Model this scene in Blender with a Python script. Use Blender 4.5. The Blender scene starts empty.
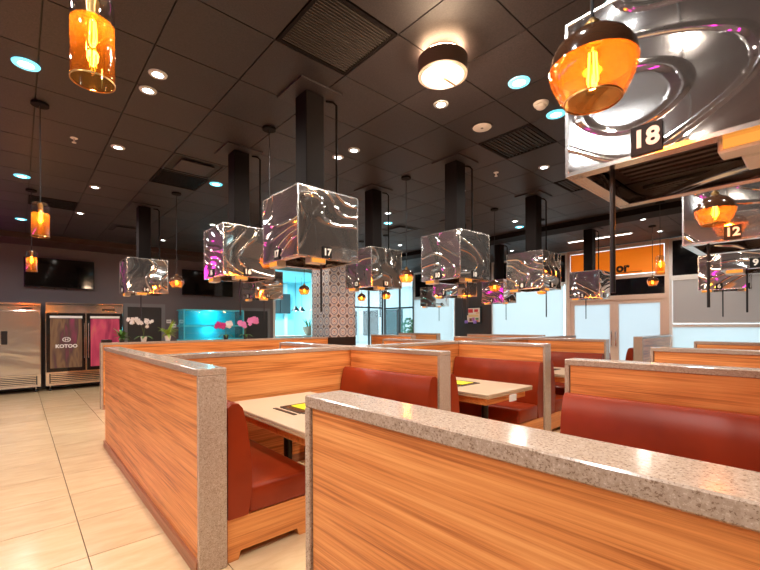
import bpy, bmesh, math, random
from mathutils import Matrix, Vector
random.seed(7)
R = math.radians
sc = bpy.context.scene
col = sc.collection

# ------------------------------------------------------------------ camera
cd = bpy.data.cameras.new('camera'); cam = bpy.data.objects.new('camera', cd); col.objects.link(cam)
cd.sensor_fit = 'HORIZONTAL'; cd.sensor_width = 36.0
cd.lens = 401.26 / 760 * 36.0
cd.shift_y = (325.2 - 285) / 760
cd.clip_start = 0.05; cd.clip_end = 200
cam.matrix_world = (Matrix.Translation((0, 0, 1.42)) @ Matrix.Rotation(R(-42.02), 4, 'Z')
                    @ Matrix.Rotation(R(90), 4, 'X') @ Matrix.Rotation(R(-0.25), 4, 'Z'))
sc.camera = cam
# ------------------------------------------------------------------ world and exposure
w = bpy.data.worlds.new('sky'); sc.world = w; w.use_nodes = True
bg = w.node_tree.nodes['Background']
bg.inputs[0].default_value = (0.74, 0.93, 1.0, 1); bg.inputs[1].default_value = 2.6
sc.view_settings.view_transform = 'Standard'; sc.view_settings.look = 'None'
sc.view_settings.gamma = 1.0; sc.view_settings.use_curve_mapping = False
sc.view_settings.exposure = 0.24
sc.cycles.use_denoising = True
sc.cycles.sample_clamp_indirect = 6.0
sc.cycles.max_bounces = 10; sc.cycles.transparent_max_bounces = 16
sc.cycles.caustics_reflective = False; sc.cycles.caustics_refractive = False
DOWN_W = 98.0      # each recessed downlight
CEIL = 3.40
# ------------------------------------------------------------------ materials
def nmat(name):
    m = bpy.data.materials.new(name); m.use_nodes = True
    nt = m.node_tree; b = nt.nodes['Principled BSDF']
    return m, nt, b, nt.nodes, nt.links
def plain(name, c, rough=0.5, metal=0.0, spec=None, emit=None, es=0.0, coat=0.0):
    m, nt, b, N, L = nmat(name)
    b.inputs['Base Color'].default_value = (*c, 1); b.inputs['Roughness'].default_value = rough
    b.inputs['Metallic'].default_value = metal
    if spec is not None: b.inputs['Specular IOR Level'].default_value = spec
    if coat: b.inputs['Coat Weight'].default_value = coat
    if emit: b.inputs['Emission Color'].default_value = (*emit, 1); b.inputs['Emission Strength'].default_value = es
    return m
def emitter(name, c, s):
    m = bpy.data.materials.new(name); m.use_nodes = True; nt = m.node_tree; nt.nodes.clear()
    e = nt.nodes.new('ShaderNodeEmission'); o = nt.nodes.new('ShaderNodeOutputMaterial')
    e.inputs[0].default_value = (*c, 1); e.inputs[1].default_value = s; nt.links.new(e.outputs[0], o.inputs[0]); return m
def coords(N, L, scale=(1, 1, 1), rnd=8.0, rot=(0, 0, 0)):
    tc = N.new('ShaderNodeTexCoord'); oi = N.new('ShaderNodeObjectInfo')
    mu = N.new('ShaderNodeMath'); mu.operation = 'MULTIPLY'; mu.inputs[1].default_value = rnd
    L.new(oi.outputs['Random'], mu.inputs[0])
    ad = N.new('ShaderNodeVectorMath'); ad.operation = 'ADD'
    L.new(tc.outputs['Object'], ad.inputs[0]); L.new(mu.outputs[0], ad.inputs[1])
    mp = N.new('ShaderNodeMapping'); mp.inputs['Scale'].default_value = scale; mp.inputs['Rotation'].default_value = rot
    L.new(ad.outputs[0], mp.inputs[0]); return mp, oi
def ramp(N, stops):
    r = N.new('ShaderNodeValToRGB'); e = r.color_ramp.elements
    while len(e) < len(stops): e.new(0.5)
    for k, (p, c) in enumerate(stops): e[k].position = p; e[k].color = (*c, 1)
    return r
def noise(N, L, vec, scale, detail=4, rough=0.5, dist=0.0):
    n = N.new('ShaderNodeTexNoise'); n.inputs['Scale'].default_value = scale; n.inputs['Detail'].default_value = detail
    n.inputs['Roughness'].default_value = rough; n.inputs['Distortion'].default_value = dist
    L.new(vec, n.inputs['Vector']); return n
def bump(N, L, b, h, strength, dist):
    bp = N.new('ShaderNodeBump'); bp.inputs['Strength'].default_value = strength; bp.inputs['Distance'].default_value = dist
    L.new(h, bp.inputs['Height']); L.new(bp.outputs[0], b.inputs['Normal']); return bp

def wood_mat(name, dark, mid, light, rough=0.38):
    m, nt, b, N, L = nmat(name)
    mp, oi = coords(N, L, (0.45, 9, 9))
    n1 = noise(N, L, mp.outputs[0], 1.6, 6, 0.55, 0.7)
    mp2, _ = coords(N, L, (1.2, 70, 70))
    n2 = noise(N, L, mp2.outputs[0], 1.5, 4, 0.6, 0.2)
    mix = N.new('ShaderNodeMix'); mix.inputs[0].default_value = 0.5
    L.new(n1.outputs['Fac'], mix.inputs[2]); L.new(n2.outputs['Fac'], mix.inputs[3])
    r = ramp(N, [(0.36, dark), (0.49, mid), (0.62, light)])
    L.new(mix.outputs[0], r.inputs[0]); L.new(r.outputs[0], b.inputs['Base Color'])
    b.inputs['Roughness'].default_value = rough
    bump(N, L, b, n2.outputs['Fac'], 0.15, 0.002)
    return m
def stone_mat(name, base, dark, light, rough=0.16, sc1=190):
    m, nt, b, N, L = nmat(name)
    mp, oi = coords(N, L)
    n1 = noise(N, L, mp.outputs[0], sc1, 3, 0.6); n2 = noise(N, L, mp.outputs[0], sc1 * 0.45, 4, 0.7)
    r1 = ramp(N, [(0.36, dark), (0.44, base), (0.60, base), (0.70, light)])
    L.new(n1.outputs['Fac'], r1.inputs[0])
    mx = N.new('ShaderNodeMix'); mx.data_type = 'RGBA'; mx.blend_type = 'MULTIPLY'; mx.inputs[0].default_value = 0.55
    r2 = ramp(N, [(0.35, (0.62, 0.55, 0.48)), (0.6, (1, 1, 1))])
    L.new(n2.outputs['Fac'], r2.inputs[0]); L.new(r1.outputs[0], mx.inputs[6]); L.new(r2.outputs[0], mx.inputs[7])
    L.new(mx.outputs[2], b.inputs['Base Color']); b.inputs['Roughness'].default_value = rough
    return m
def leather_mat():
    m, nt, b, N, L = nmat('oxblood_vinyl')
    mp, oi = coords(N, L)
    n1 = noise(N, L, mp.outputs[0], 3, 3); r = ramp(N, [(0.3, (0.19, 0.018, 0.003)), (0.7, (0.28, 0.029, 0.005))])
    L.new(n1.outputs['Fac'], r.inputs[0]); L.new(r.outputs[0], b.inputs['Base Color'])
    b.inputs['Roughness'].default_value = 0.34; b.inputs['Specular IOR Level'].default_value = 0.35
    n2 = noise(N, L, mp.outputs[0], 220, 2); bump(N, L, b, n2.outputs['Fac'], 0.12, 0.002)
    return m
def ripple_mat(name, tint, scale, strength, dist=0.05):
    # water-ripple steel sheet: broad swells with narrow ridges that follow their contours
    m, nt, b, N, L = nmat(name)
    mp, oi = coords(N, L, (1.0, 1.0, 1.45), 40.0)
    n1 = noise(N, L, mp.outputs[0], scale, 0.0, 0.3, 0.25)
    r = ramp(N, [(0.0, (0, 0, 0)), (.33, (0, 0, 0)), (.35, (1, 1, 1)), (.37, (0, 0, 0)), (.45, (0, 0, 0)), (.47, (1, 1, 1)), (.49, (0, 0, 0)),
                 (.57, (0, 0, 0)), (.59, (1, 1, 1)), (.61, (0, 0, 0)), (.68, (0, 0, 0)), (.70, (1, 1, 1)), (.72, (0, 0, 0))])
    r.color_ramp.interpolation = 'EASE'
    L.new(n1.outputs['Fac'], r.inputs[0])
    ml = N.new('ShaderNodeMath'); ml.operation = 'MULTIPLY_ADD'; ml.inputs[1].default_value = 0.085
    L.new(r.outputs[0], ml.inputs[0]); L.new(n1.outputs['Fac'], ml.inputs[2])
    b.inputs['Base Color'].default_value = (*tint, 1); b.inputs['Metallic'].default_value = 0.94
    b.inputs['Roughness'].default_value = 0.06
    bump(N, L, b, ml.outputs[0], strength, dist)
    return m
def ceil_tile_mat():
    m, nt, b, N, L = nmat('dark_mineral_tile')
    mp, oi = coords(N, L)
    n1 = noise(N, L, mp.outputs[0], 90, 3, 0.7)
    r = ramp(N, [(0.3, (0.015, 0.0110, 0.0115)), (0.55, (0.030, 0.0230, 0.0250)), (0.75, (0.046, 0.035, 0.036))])
    L.new(n1.outputs['Fac'], r.inputs[0])
    hs = N.new('ShaderNodeHueSaturation'); mr = N.new('ShaderNodeMapRange')
    mr.inputs[3].default_value = 0.8; mr.inputs[4].default_value = 1.2
    L.new(oi.outputs['Random'], mr.inputs[0]); L.new(mr.outputs[0], hs.inputs['Value']); L.new(r.outputs[0], hs.inputs['Color'])
    L.new(hs.outputs[0], b.inputs['Base Color']); b.inputs['Roughness'].default_value = 0.55
    bump(N, L, b, n1.outputs['Fac'], 0.25, 0.003)
    return m
def floor_tile_mat():
    m, nt, b, N, L = nmat('cream_porcelain_tile')
    mp, oi = coords(N, L, (1.0, 3.5, 1))
    n1 = noise(N, L, mp.outputs[0], 3.0, 5, 0.6, 0.4)
    r = ramp(N, [(0.3, (0.63, 0.435, 0.235)), (0.7, (0.76, 0.555, 0.325))])
    L.new(n1.outputs['Fac'], r.inputs[0])
    hs = N.new('ShaderNodeHueSaturation'); mr = N.new('ShaderNodeMapRange')
    mr.inputs[3].default_value = 0.94; mr.inputs[4].default_value = 1.04
    L.new(oi.outputs['Random'], mr.inputs[0]); L.new(mr.outputs[0], hs.inputs['Value']); L.new(r.outputs[0], hs.inputs['Color'])
    L.new(hs.outputs[0], b.inputs['Base Color']); b.inputs['Roughness'].default_value = 0.22
    return m
def thin_glass(name, tint, refl=0.12, trans=0.0, tcol=None, rough=0.02):
    # a single thin pane: tinted see-through + clear mirror coat (+ light caught in coloured glass)
    m = bpy.data.materials.new(name); m.use_nodes = True; nt = m.node_tree; N = nt.nodes; L = nt.links; N.clear()
    o = N.new('ShaderNodeOutputMaterial'); t = N.new('ShaderNodeBsdfTransparent'); t.inputs[0].default_value = (*tint, 1)
    g = N.new('ShaderNodeBsdfGlossy'); g.inputs['Roughness'].default_value = rough
    fr = N.new('ShaderNodeLayerWeight'); fr.inputs[0].default_value = 0.35
    mr = N.new('ShaderNodeMapRange'); mr.inputs[3].default_value = refl * 0.4; mr.inputs[4].default_value = min(1, refl * 4)
    L.new(fr.outputs['Facing'], mr.inputs[0])
    src = t.outputs[0]
    if trans:
        tl = N.new('ShaderNodeBsdfTranslucent'); tl.inputs[0].default_value = (*tcol, 1)
        m0 = N.new('ShaderNodeMixShader'); m0.inputs[0].default_value = trans
        L.new(src, m0.inputs[1]); L.new(tl.outputs[0], m0.inputs[2]); src = m0.outputs[0]
    mx = N.new('ShaderNodeMixShader'); L.new(mr.outputs[0], mx.inputs[0]); L.new(src, mx.inputs[1]); L.new(g.outputs[0], mx.inputs[2])
    L.new(mx.outputs[0], o.inputs[0]); return m
def shade_mat(name, c, trans=0.75):
    m = bpy.data.materials.new(name); m.use_nodes = True; nt = m.node_tree; N = nt.nodes; L = nt.links; N.clear()
    o = N.new('ShaderNodeOutputMaterial'); d = N.new('ShaderNodeBsdfDiffuse'); d.inputs[0].default_value = (*c, 1)
    t = N.new('ShaderNodeBsdfTranslucent'); t.inputs[0].default_value = (*c, 1)
    mx = N.new('ShaderNodeMixShader'); mx.inputs[0].default_value = trans
    L.new(d.outputs[0], mx.inputs[1]); L.new(t.outputs[0], mx.inputs[2]); L.new(mx.outputs[0], o.inputs[0]); return m
def pattern_tile_mat():
    # printed cement tile: rings in the middle, quarter motifs in the corners (local tile space, x/z in -0.5..0.5)
    m, nt, b, N, L = nmat('printed_cement_tile')
    tc = N.new('ShaderNodeTexCoord'); sp = N.new('ShaderNodeSeparateXYZ'); L.new(tc.outputs['Generated'], sp.inputs[0])
    def mth(op, a, c=None, v=None):
        n = N.new('ShaderNodeMath'); n.operation = op; L.new(a, n.inputs[0])
        if c is not None: L.new(c, n.inputs[1])
        if v is not None: n.inputs[1].default_value = v
        return n.outputs[0]
    def dist(px, pz):
        dx = mth('SUBTRACT', sp.outputs['X'], v=px); dz = mth('SUBTRACT', sp.outputs['Z'], v=pz)
        return mth('SQRT', mth('ADD', mth('MULTIPLY', dx, dx), mth('MULTIPLY', dz, dz)))
    r0 = dist(0.5, 0.5)
    white = (0.72, 0.66, 0.60); blue = (0.10, 0.13, 0.22); red = (0.35, 0.12, 0.08); gr = (0.45, 0.42, 0.40)
    c1 = ramp(N, [(0.0, red), (0.08, white), (0.16, blue), (0.20, white), (0.28, gr), (0.33, blue), (0.40, white), (0.44, blue), (0.48, white)])
    c1.color_ramp.interpolation = 'CONSTANT'; L.new(r0, c1.inputs[0])
    ax = mth('ABSOLUTE', mth('SUBTRACT', sp.outputs['X'], v=0.5)); az = mth('ABSOLUTE', mth('SUBTRACT', sp.outputs['Z'], v=0.5))
    dm = mth('ADD', ax, az); gt = mth('GREATER_THAN', dm, v=0.78)
    mx = N.new('ShaderNodeMix'); mx.data_type = 'RGBA'; L.new(gt, mx.inputs[0]); L.new(c1.outputs[0], mx.inputs[6])
    mx.inputs[7].default_value = (0.16, 0.10, 0.09, 1)
    L.new(mx.outputs[2], b.inputs['Base Color']); b.inputs['Roughness'].default_value = 0.45
    return m
def wrap_mat(name, stops, rot):
    m, nt, b, N, L = nmat(name)
    mp, oi = coords(N, L, (3.2, 1, 0.55), 0.0, rot)
    n = noise(N, L, mp.outputs[0], 1.6, 3, 0.5, 0.8); r = ramp(N, stops)
    L.new(n.outputs['Fac'], r.inputs[0]); L.new(r.outputs[0], b.inputs['Base Color']); b.inputs['Roughness'].default_value = 0.25
    return m
def brushed_mat():
    m, nt, b, N, L = nmat('stainless_steel')
    mp, oi = coords(N, L, (0.8, 1, 2.2))
    n = noise(N, L, mp.outputs[0], 1.3, 2, 0.4, 0.6)
    b.inputs['Base Color'].default_value = (0.60, 0.60, 0.60, 1); b.inputs['Metallic'].default_value = 1; b.inputs['Roughness'].default_value = 0.15
    bump(N, L, b, n.outputs['Fac'], 0.35, 0.03); return m
def screen_mat():
    return plain('tv_screen', (0.006, 0.005, 0.005), 0.06)

M = dict(
    wood=wood_mat('oak_laminate', (0.40, 0.105, 0.020), (0.74, 0.265, 0.068), (0.90, 0.40, 0.128)),
    wood_base=wood_mat('bench_plywood', (0.48, 0.15, 0.035), (0.70, 0.26, 0.07), (0.82, 0.36, 0.11)),
    stone=stone_mat('speckled_quartz', (0.50, 0.385, 0.30), (0.27, 0.18, 0.125), (0.68, 0.56, 0.46)),
    leather=leather_mat(),
    skirting=wood_mat('skirting_wood', (0.26, 0.09, 0.04), (0.38, 0.15, 0.07), (0.48, 0.21, 0.11)),
    ripple=ripple_mat('rippled_mirror_steel', (0.70, 0.66, 0.63), 1.5, 1.0, 0.066),
    edge=plain('folded_steel_edge', (0.80, 0.76, 0.70), 0.22, 1.0),
    duct=plain('dark_duct_paint', (0.0085, 0.006, 0.0055), 0.7, 0.0, 0.1),
    black=plain('black_metal', (0.010, 0.009, 0.009), 0.35),
    black_plastic=plain('black_plastic', (0.012, 0.012, 0.013), 0.25),
    filt=plain('grease_filter', (0.040, 0.020, 0.012), 0.55),
    white=plain('white_paint', (0.80, 0.78, 0.75), 0.4),
    digit=plain('number_print', (0.85, 0.80, 0.70), 0.5),
    digit_pink=plain('number_print_cream', (0.85, 0.62, 0.50), 0.5),
    plate=plain('plate_black', (0.006, 0.005, 0.005), 0.5, 0.0, 0.2),
    table=plain('cream_laminate', (0.53, 0.40, 0.275), 0.28),
    table_edge=plain('cream_edge_band', (0.50, 0.34, 0.20), 0.35),
    yellow=plain('yellow_card', (0.85, 0.72, 0.02), 0.4),
    ctile=ceil_tile_mat(), tbar=plain('ceiling_grid_shadow_gap', (0.010, 0.007, 0.007), 0.6),
    ftile=floor_tile_mat(), grout=plain('floor_grout', (0.22, 0.14, 0.08), 0.8),
    wall=plain('charcoal_paint', (0.15, 0.125, 0.13), 0.5),
    wall_warm=plain('warm_beige_paint', (0.46, 0.34, 0.25), 0.6),
    wall_brown=plain('dark_brown_panel', (0.045, 0.022, 0.014), 0.4),
    grey_trim=plain('grey_door_trim', (0.20, 0.19, 0.20), 0.4),
    door_dark=plain('dark_door', (0.030, 0.026, 0.027), 0.4),
    lens=emitter('downlight_lens', (0.90, 0.98, 1.0), 14.0),
    lens_teal=emitter('downlight_lens_cool', (0.45, 0.93, 1.0), 9.0),
    ring=plain('downlight_trim', (0.62, 0.66, 0.68), 0.25),
    halo=emitter('drum_halo', (1.0, 0.62, 0.36), 60.0),
    drum_lens=emitter('drum_lamp_diffuser', (1.0, 0.88, 0.74), 1.6),
    grille_slat=plain('grille_slat', (0.05, 0.04, 0.036), 0.5),
    drum=plain('drum_lamp_body', (0.20, 0.15, 0.12), 0.35),
    strip=emitter('linear_light_lens', (1.0, 0.97, 0.92), 6.0),
    fil=emitter('bulb_filament', (1.0, 0.50, 0.11), 45.0),
    amber=thin_glass('amber_glass', (1.0, 0.52, 0.14), 0.16, 0.08, (1.0, 0.45, 0.08)),
    clear=thin_glass('clear_glass', (0.93, 0.93, 0.92), 0.14),
    bulbglass=thin_glass('bulb_glass', (1.0, 0.82, 0.5), 0.08),
    smoke=plain('smoked_brown_glass', (0.060, 0.025, 0.012), 0.12, 0.0, coat=0.6),
    brass=plain('aged_brass', (0.45, 0.27, 0.10), 0.3, 1.0),
    hoodlamp=emitter('hood_lamp', (1.0, 0.36, 0.06), 1.0),
    hoodlamp_body=plain('hood_lamp_body', (0.72, 0.68, 0.62), 0.35),
    steel=brushed_mat(), chrome=plain('chrome', (0.75, 0.74, 0.72), 0.12, 1.0),
    glass_dark=plain('fridge_glass_black', (0.008, 0.009, 0.010), 0.06),
    wrap=wrap_mat('printed_wrap', [(0.30, (0.10, 0.05, 0.04)), (0.45, (0.22, 0.14, 0.08)), (0.55, (0.10, 0.06, 0.06)), (0.68, (0.30, 0.05, 0.12))], (0, R(14), 0)),
    wrap_pink=wrap_mat('printed_wrap_pink', [(0.32, (0.30, 0.03, 0.09)), (0.5, (0.60, 0.08, 0.16)), (0.68, (0.62, 0.20, 0.14))], (0, R(-18), 0)),
    screen=screen_mat(),
    frame_white=plain('white_window_frame', (0.78, 0.76, 0.74), 0.35),
    frame_peach=plain('door_frame_cream', (0.72, 0.56, 0.46), 0.35),
    frame_dark=plain('dark_window_frame', (0.020, 0.018, 0.018), 0.35),
    glass=thin_glass('window_glass', (0.93, 0.97, 0.98), 0.10),
    glass_tint=plain('tinted_transom_glass', (0.006, 0.006, 0.007), 0.08),
    shade=shade_mat('roller_shade_white', (0.90, 0.93, 0.94)),
    shade_grey=shade_mat('roller_shade_grey', (0.62, 0.55, 0.52), 0.55),
    frosted=shade_mat('frosted_door_film', (0.74, 0.77, 0.79), 0.75),
    orange=shade_mat('orange_sign_film', (0.92, 0.40, 0.085), 0.6),
    pattern=pattern_tile_mat(),
    magenta=emitter('magenta_neon', (1.0, 0.02, 0.62), 9.0),
    teal_glow=plain('turquoise_tank_back', (0.03, 0.50, 0.58), 0.5),
    teal=plain('teal_paint', (0.10, 0.62, 0.70), 0.5),
    teal_glass=thin_glass('tank_glass', (0.75, 0.95, 0.97), 0.12),
    leaf=plain('leaf_green', (0.06, 0.16, 0.025), 0.4), leaf_light=plain('leaf_light_green', (0.30, 0.46, 0.06), 0.4),
    petal_white=plain('petal_white', (0.85, 0.82, 0.80), 0.5), petal_pink=plain('petal_pink', (0.80, 0.26, 0.58), 0.5),
    petal_magenta=plain('petal_magenta', (0.60, 0.03, 0.25), 0.5), stem=plain('stem_green', (0.10, 0.16, 0.04), 0.5),
    pot_white=plain('glazed_white_pot', (0.80, 0.78, 0.75), 0.2), pot_dark=plain('dark_pot', (0.03, 0.03, 0.03), 0.3),
    pot_tan=plain('woven_tan_bowl', (0.42, 0.30, 0.22), 0.7),
    ground=plain('pale_paving', (0.60, 0.62, 0.62), 0.8), facade=plain('pale_facade', (0.55, 0.62, 0.65), 0.7),
    hedge=plain('hedge_leaf', (0.05, 0.14, 0.04), 0.6),
    paper=plain('paper', (0.82, 0.80, 0.78), 0.6),
    wall_cyan=plain('cyan_room_paint', (0.38, 0.78, 0.86), 0.6),
)
# ------------------------------------------------------------------ mesh helpers
class MB:
    def __init__(s): s.v = []; s.f = []
    def add(s, vs, fs):
        o = len(s.v); s.v += [tuple(v) for v in vs]; s.f += [tuple(i + o for i in f) for f in fs]; return s
    def box(s, x0, x1, y0, y1, z0, z1):
        return s.add([(x0, y0, z0), (x1, y0, z0), (x1, y1, z0), (x0, y1, z0), (x0, y0, z1), (x1, y0, z1), (x1, y1, z1), (x0, y1, z1)],
                     [(0, 3, 2, 1), (4, 5, 6, 7), (0, 1, 5, 4), (1, 2, 6, 5), (2, 3, 7, 6), (3, 0, 4, 7)])
    def rbox(s, x0, x1, y0, y1, z0, z1, r, seg=3):
        bm = bmesh.new(); bmesh.ops.create_cube(bm, size=1)
        for v in bm.verts:
            v.co = ((x0 + x1) / 2 + v.co.x * (x1 - x0), (y0 + y1) / 2 + v.co.y * (y1 - y0), (z0 + z1) / 2 + v.co.z * (z1 - z0))
        bmesh.ops.bevel(bm, geom=bm.edges[:], offset=r, segments=seg, profile=0.5, affect='EDGES', clamp_overlap=True)
        bm.verts.index_update()
        s.add([v.co[:] for v in bm.verts], [[v.index for v in f.verts] for f in bm.faces]); bm.free(); return s
    def lathe(s, prof, n=24, c=(0, 0), caps=True):
        vs = []; fs = []
        for (r, z) in prof:
            for k in range(n):
                a = 2 * math.pi * k / n; vs.append((c[0] + r * math.cos(a), c[1] + r * math.sin(a), z))
        for j in range(len(prof) - 1):
            for k in range(n):
                k2 = (k + 1) % n; fs.append((j * n + k, j * n + k2, (j + 1) * n + k2, (j + 1) * n + k))
        if caps:
            fs.append(tuple(range(n - 1, -1, -1))); fs.append(tuple((len(prof) - 1) * n + k for k in range(n)))
        return s.add(vs, fs)
    def tube(s, pts, r, n=8):
        pts = [Vector(p) for p in pts]; vs = []; fs = []
        for i, p in enumerate(pts):
            d = (pts[min(i + 1, len(pts) - 1)] - pts[max(i - 1, 0)]).normalized()
            u = d.cross(Vector((0.31, 0.87, 0.4))).normalized(); q = d.cross(u)
            rr = r[i] if isinstance(r, (list, tuple)) else r
            for k in range(n):
                a = 2 * math.pi * k / n; vs.append(p + (u * math.cos(a) + q * math.sin(a)) * rr)
        for i in range(len(pts) - 1):
            for k in range(n):
                k2 = (k + 1) % n; fs.append((i * n + k, i * n + k2, (i + 1) * n + k2, (i + 1) * n + k))
        fs.append(tuple(range(n - 1, -1, -1))); fs.append(tuple((len(pts) - 1) * n + k for k in range(n)))
        return s.add(vs, fs)
    def prism(s, prof, y0, y1):          # profile in (x,z) extruded along y
        n = len(prof); vs = [(x, y0, z) for x, z in prof] + [(x, y1, z) for x, z in prof]
        fs = [tuple(range(n)), tuple(range(2 * n - 1, n - 1, -1))] + [(k, k + n, (k + 1) % n + n, (k + 1) % n) for k in range(n)]
        return s.add(vs, fs)
    def mesh(s, name, mat, smooth=False, angle=40):
        me = bpy.data.meshes.new(name); me.from_pydata(s.v, [], s.f); me.update()
        bm = bmesh.new(); bm.from_mesh(me); bmesh.ops.recalc_face_normals(bm, faces=bm.faces[:]); bm.to_mesh(me); bm.free()
        me.materials.append(mat)
        if smooth:
            for p in me.polygons: p.use_smooth = True
            me.set_sharp_from_angle(angle=R(angle))
        return me
    def obj(s, name, mat, parent=None, smooth=False, angle=40):
        return link(name, s.mesh(name, mat, smooth, angle), parent)
def link(name, me, parent=None, loc=None, rotz=0):
    o = bpy.data.objects.new(name, me); col.objects.link(o); o.parent = parent
    if loc is not None: o.location = loc
    if rotz: o.rotation_euler = (0, 0, rotz)
    return o
def tag(o, label, cat, group=None):
    o['label'] = label; o['category'] = cat
    if group: o['group'] = group
    return o
def thing(name, label, cat, loc=(0, 0, 0), rotz=0, group=None):
    o = bpy.data.objects.new(name, None); col.objects.link(o); o.empty_display_size = 0.1
    o.location = loc; o.rotation_euler = (0, 0, rotz); return tag(o, label, cat, group)
def struct(o, label=None):
    o['kind'] = 'structure'
    if label: o['label'] = label
    return o
def dup(root, loc, rotz=None, label=None, group=None):
    r = root.copy(); col.objects.link(r); r.location = loc
    if rotz is not None: r.rotation_euler = (0, 0, rotz)
    if label: r['label'] = label
    if group: r['group'] = group
    for ch in list(root.children):
        c = ch.copy(); col.objects.link(c); c.parent = r
        for g in ch.children:
            d = g.copy(); col.objects.link(d); d.parent = c
    return r
def text_mesh(s, size, mat, name, depth=0.002, fat=0.0):
    # flat lettering in the local x/z plane, facing -y, centred
    cu = bpy.data.curves.new(name, 'FONT'); cu.body = s; cu.size = size; cu.align_x = 'CENTER'; cu.align_y = 'CENTER'
    cu.extrude = depth; cu.offset = fat; cu.resolution_u = 3
    o = bpy.data.objects.new(name, cu); col.objects.link(o)
    bpy.context.view_layer.update()
    dg = bpy.context.evaluated_depsgraph_get()
    me = bpy.data.meshes.new_from_object(o.evaluated_get(dg))
    bpy.data.objects.remove(o); bpy.data.curves.remove(cu)
    me.transform(Matrix.Rotation(R(90), 4, 'X'))
    me.materials.clear(); me.materials.append(mat); me.name = name
    return me
def point_light(name, loc, power, color, radius, parent=None):
    l = bpy.data.lights.new(name, 'POINT'); l.energy = power; l.color = color; l.shadow_soft_size = radius
    o = bpy.data.objects.new(name, l); col.objects.link(o); o.location = loc; o.parent = parent; return o

# ================================================================== THE ROOM
X0, X1, Y0, Y1 = -3.2, 11.2, -3.2, 12.2
T = 0.61
fl = struct(MB().box(X0, X1 + 0.2, Y0, Y1 + 0.2, -0.10, -0.012).obj('floor', M['grout']), 'cream porcelain tile floor with dark grout lines')
ft = MB().box(-T / 2 + 0.003, T / 2 - 0.003, -T / 2 + 0.003, T / 2 - 0.003, -0.012, 0).mesh('floor_tile', M['ftile'])
rest = MB()
def floor_near(x, y):
    return (-1.6 < x < 1.3 and 0.3 < y < 11.9) or (0.9 < y < 2.6 and x < 9) or (5.5 < y < 7.1 and 0 < x < 7)
for i in range(int((X1 - X0) / T) + 1):
    for j in range(int((Y1 - Y0) / T) + 1):
        x = 0.315 - T / 2 + (i - 5) * T; y = 3.045 - T / 2 + (j - 9) * T
        if x - T / 2 < X0 - .1 or x + T / 2 > X1 + 0.2 or y + T / 2 > Y1 + 0.25: continue
        if floor_near(x, y): link('tile', ft, fl, (x, y, 0))
        else: rest.box(x - T / 2 + .003, x + T / 2 - .003, y - T / 2 + .003, y + T / 2 - .003, -0.012, 0)
o = rest.obj('tile_field', M['ftile'], fl); o['kind'] = 'stuff'
# ceiling ---------------------------------------------------------
ce = struct(MB().box(X0, X1 + 0.2, Y0, Y1 + 0.2, CEIL + 0.014, CEIL + 0.10).obj('ceiling', M['tbar']), 'dark brown suspended tile ceiling')
G = 0.605
ct = MB().box(-G / 2 + 0.005, G / 2 - 0.005, -G / 2 + 0.005, G / 2 - 0.005, CEIL, CEIL + 0.014).mesh('ceiling_tile', M['ctile'])
def cell(i, j): return (0.72 + G * (i + 0.5), 2.545 + G * (j + 0.5))     # tile column i, row j
FIX = {(1, -1): 'linear', (5, -1): 'return', (8, -1): 'return', (1, 5): 'return', (1, 4): 'square', (8, 5): 'square', (1, 11): 'square', (-1, 9): 'return'}
cells = []
for i in range(-6, 18):
    for j in range(-9, 17):
        x, y = cell(i, j)
        if x - G / 2 < X0 or x + G / 2 > X1 + 0.1 or y - G / 2 < Y0 or y + G / 2 > Y1 + .1: continue
        if (i, j) in FIX: continue
        dpt = x * math.sin(R(42.02)) + y * math.cos(R(42.02)); lat = x * math.cos(R(42.02)) - y * math.sin(R(42.02))
        vis = dpt > 0.9 and abs(lat / dpt) < 1.03
        cells.append((0 if vis else 1, dpt, x, y))
cells.sort(); rest = MB()
for k, (v, d, x, y) in enumerate(cells):
    if k < 290 and v == 0: link('ceiling_tile', ct, ce, (x, y, 0))
    else: rest.box(x - G / 2 + .005, x + G / 2 - .005, y - G / 2 + .005, y + G / 2 - .005, CEIL, CEIL + 0.014)
o = rest.obj('ceiling_tile_field', M['ctile'], ce); o['kind'] = 'stuff'
# walls
struct(MB().box(X0 - 0.1, X0, Y0, Y1, 0, CEIL + .014).obj('wall_left', M['wall']))
struct(MB().box(X0, X1, Y0 - 0.1, Y0, 0, CEIL + .014).obj('wall_back', M['wall_warm']))
wf = MB().box(X0, 6.30, Y1, Y1 + 0.12, 0, CEIL + .014).box(7.82, 9.66, Y1, Y1 + 0.12, 0, CEIL + .014)
struct(wf.obj('wall_far', M['wall']), 'charcoal painted far wall behind the refrigerators')
# dark soffit along the far wall and the beam on the window side
struct(MB().box(X0, 6.2, 11.25, Y1, 3.28, CEIL - .001).obj('trim_1', M['wall_brown']), 'dark soffit above the refrigerators')
struct(MB().box(7.88, 8.34, Y0, Y1, 3.30, CEIL - .001).obj('trim_2', M['duct']), 'dark ceiling beam parallel to the window wall')

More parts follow.
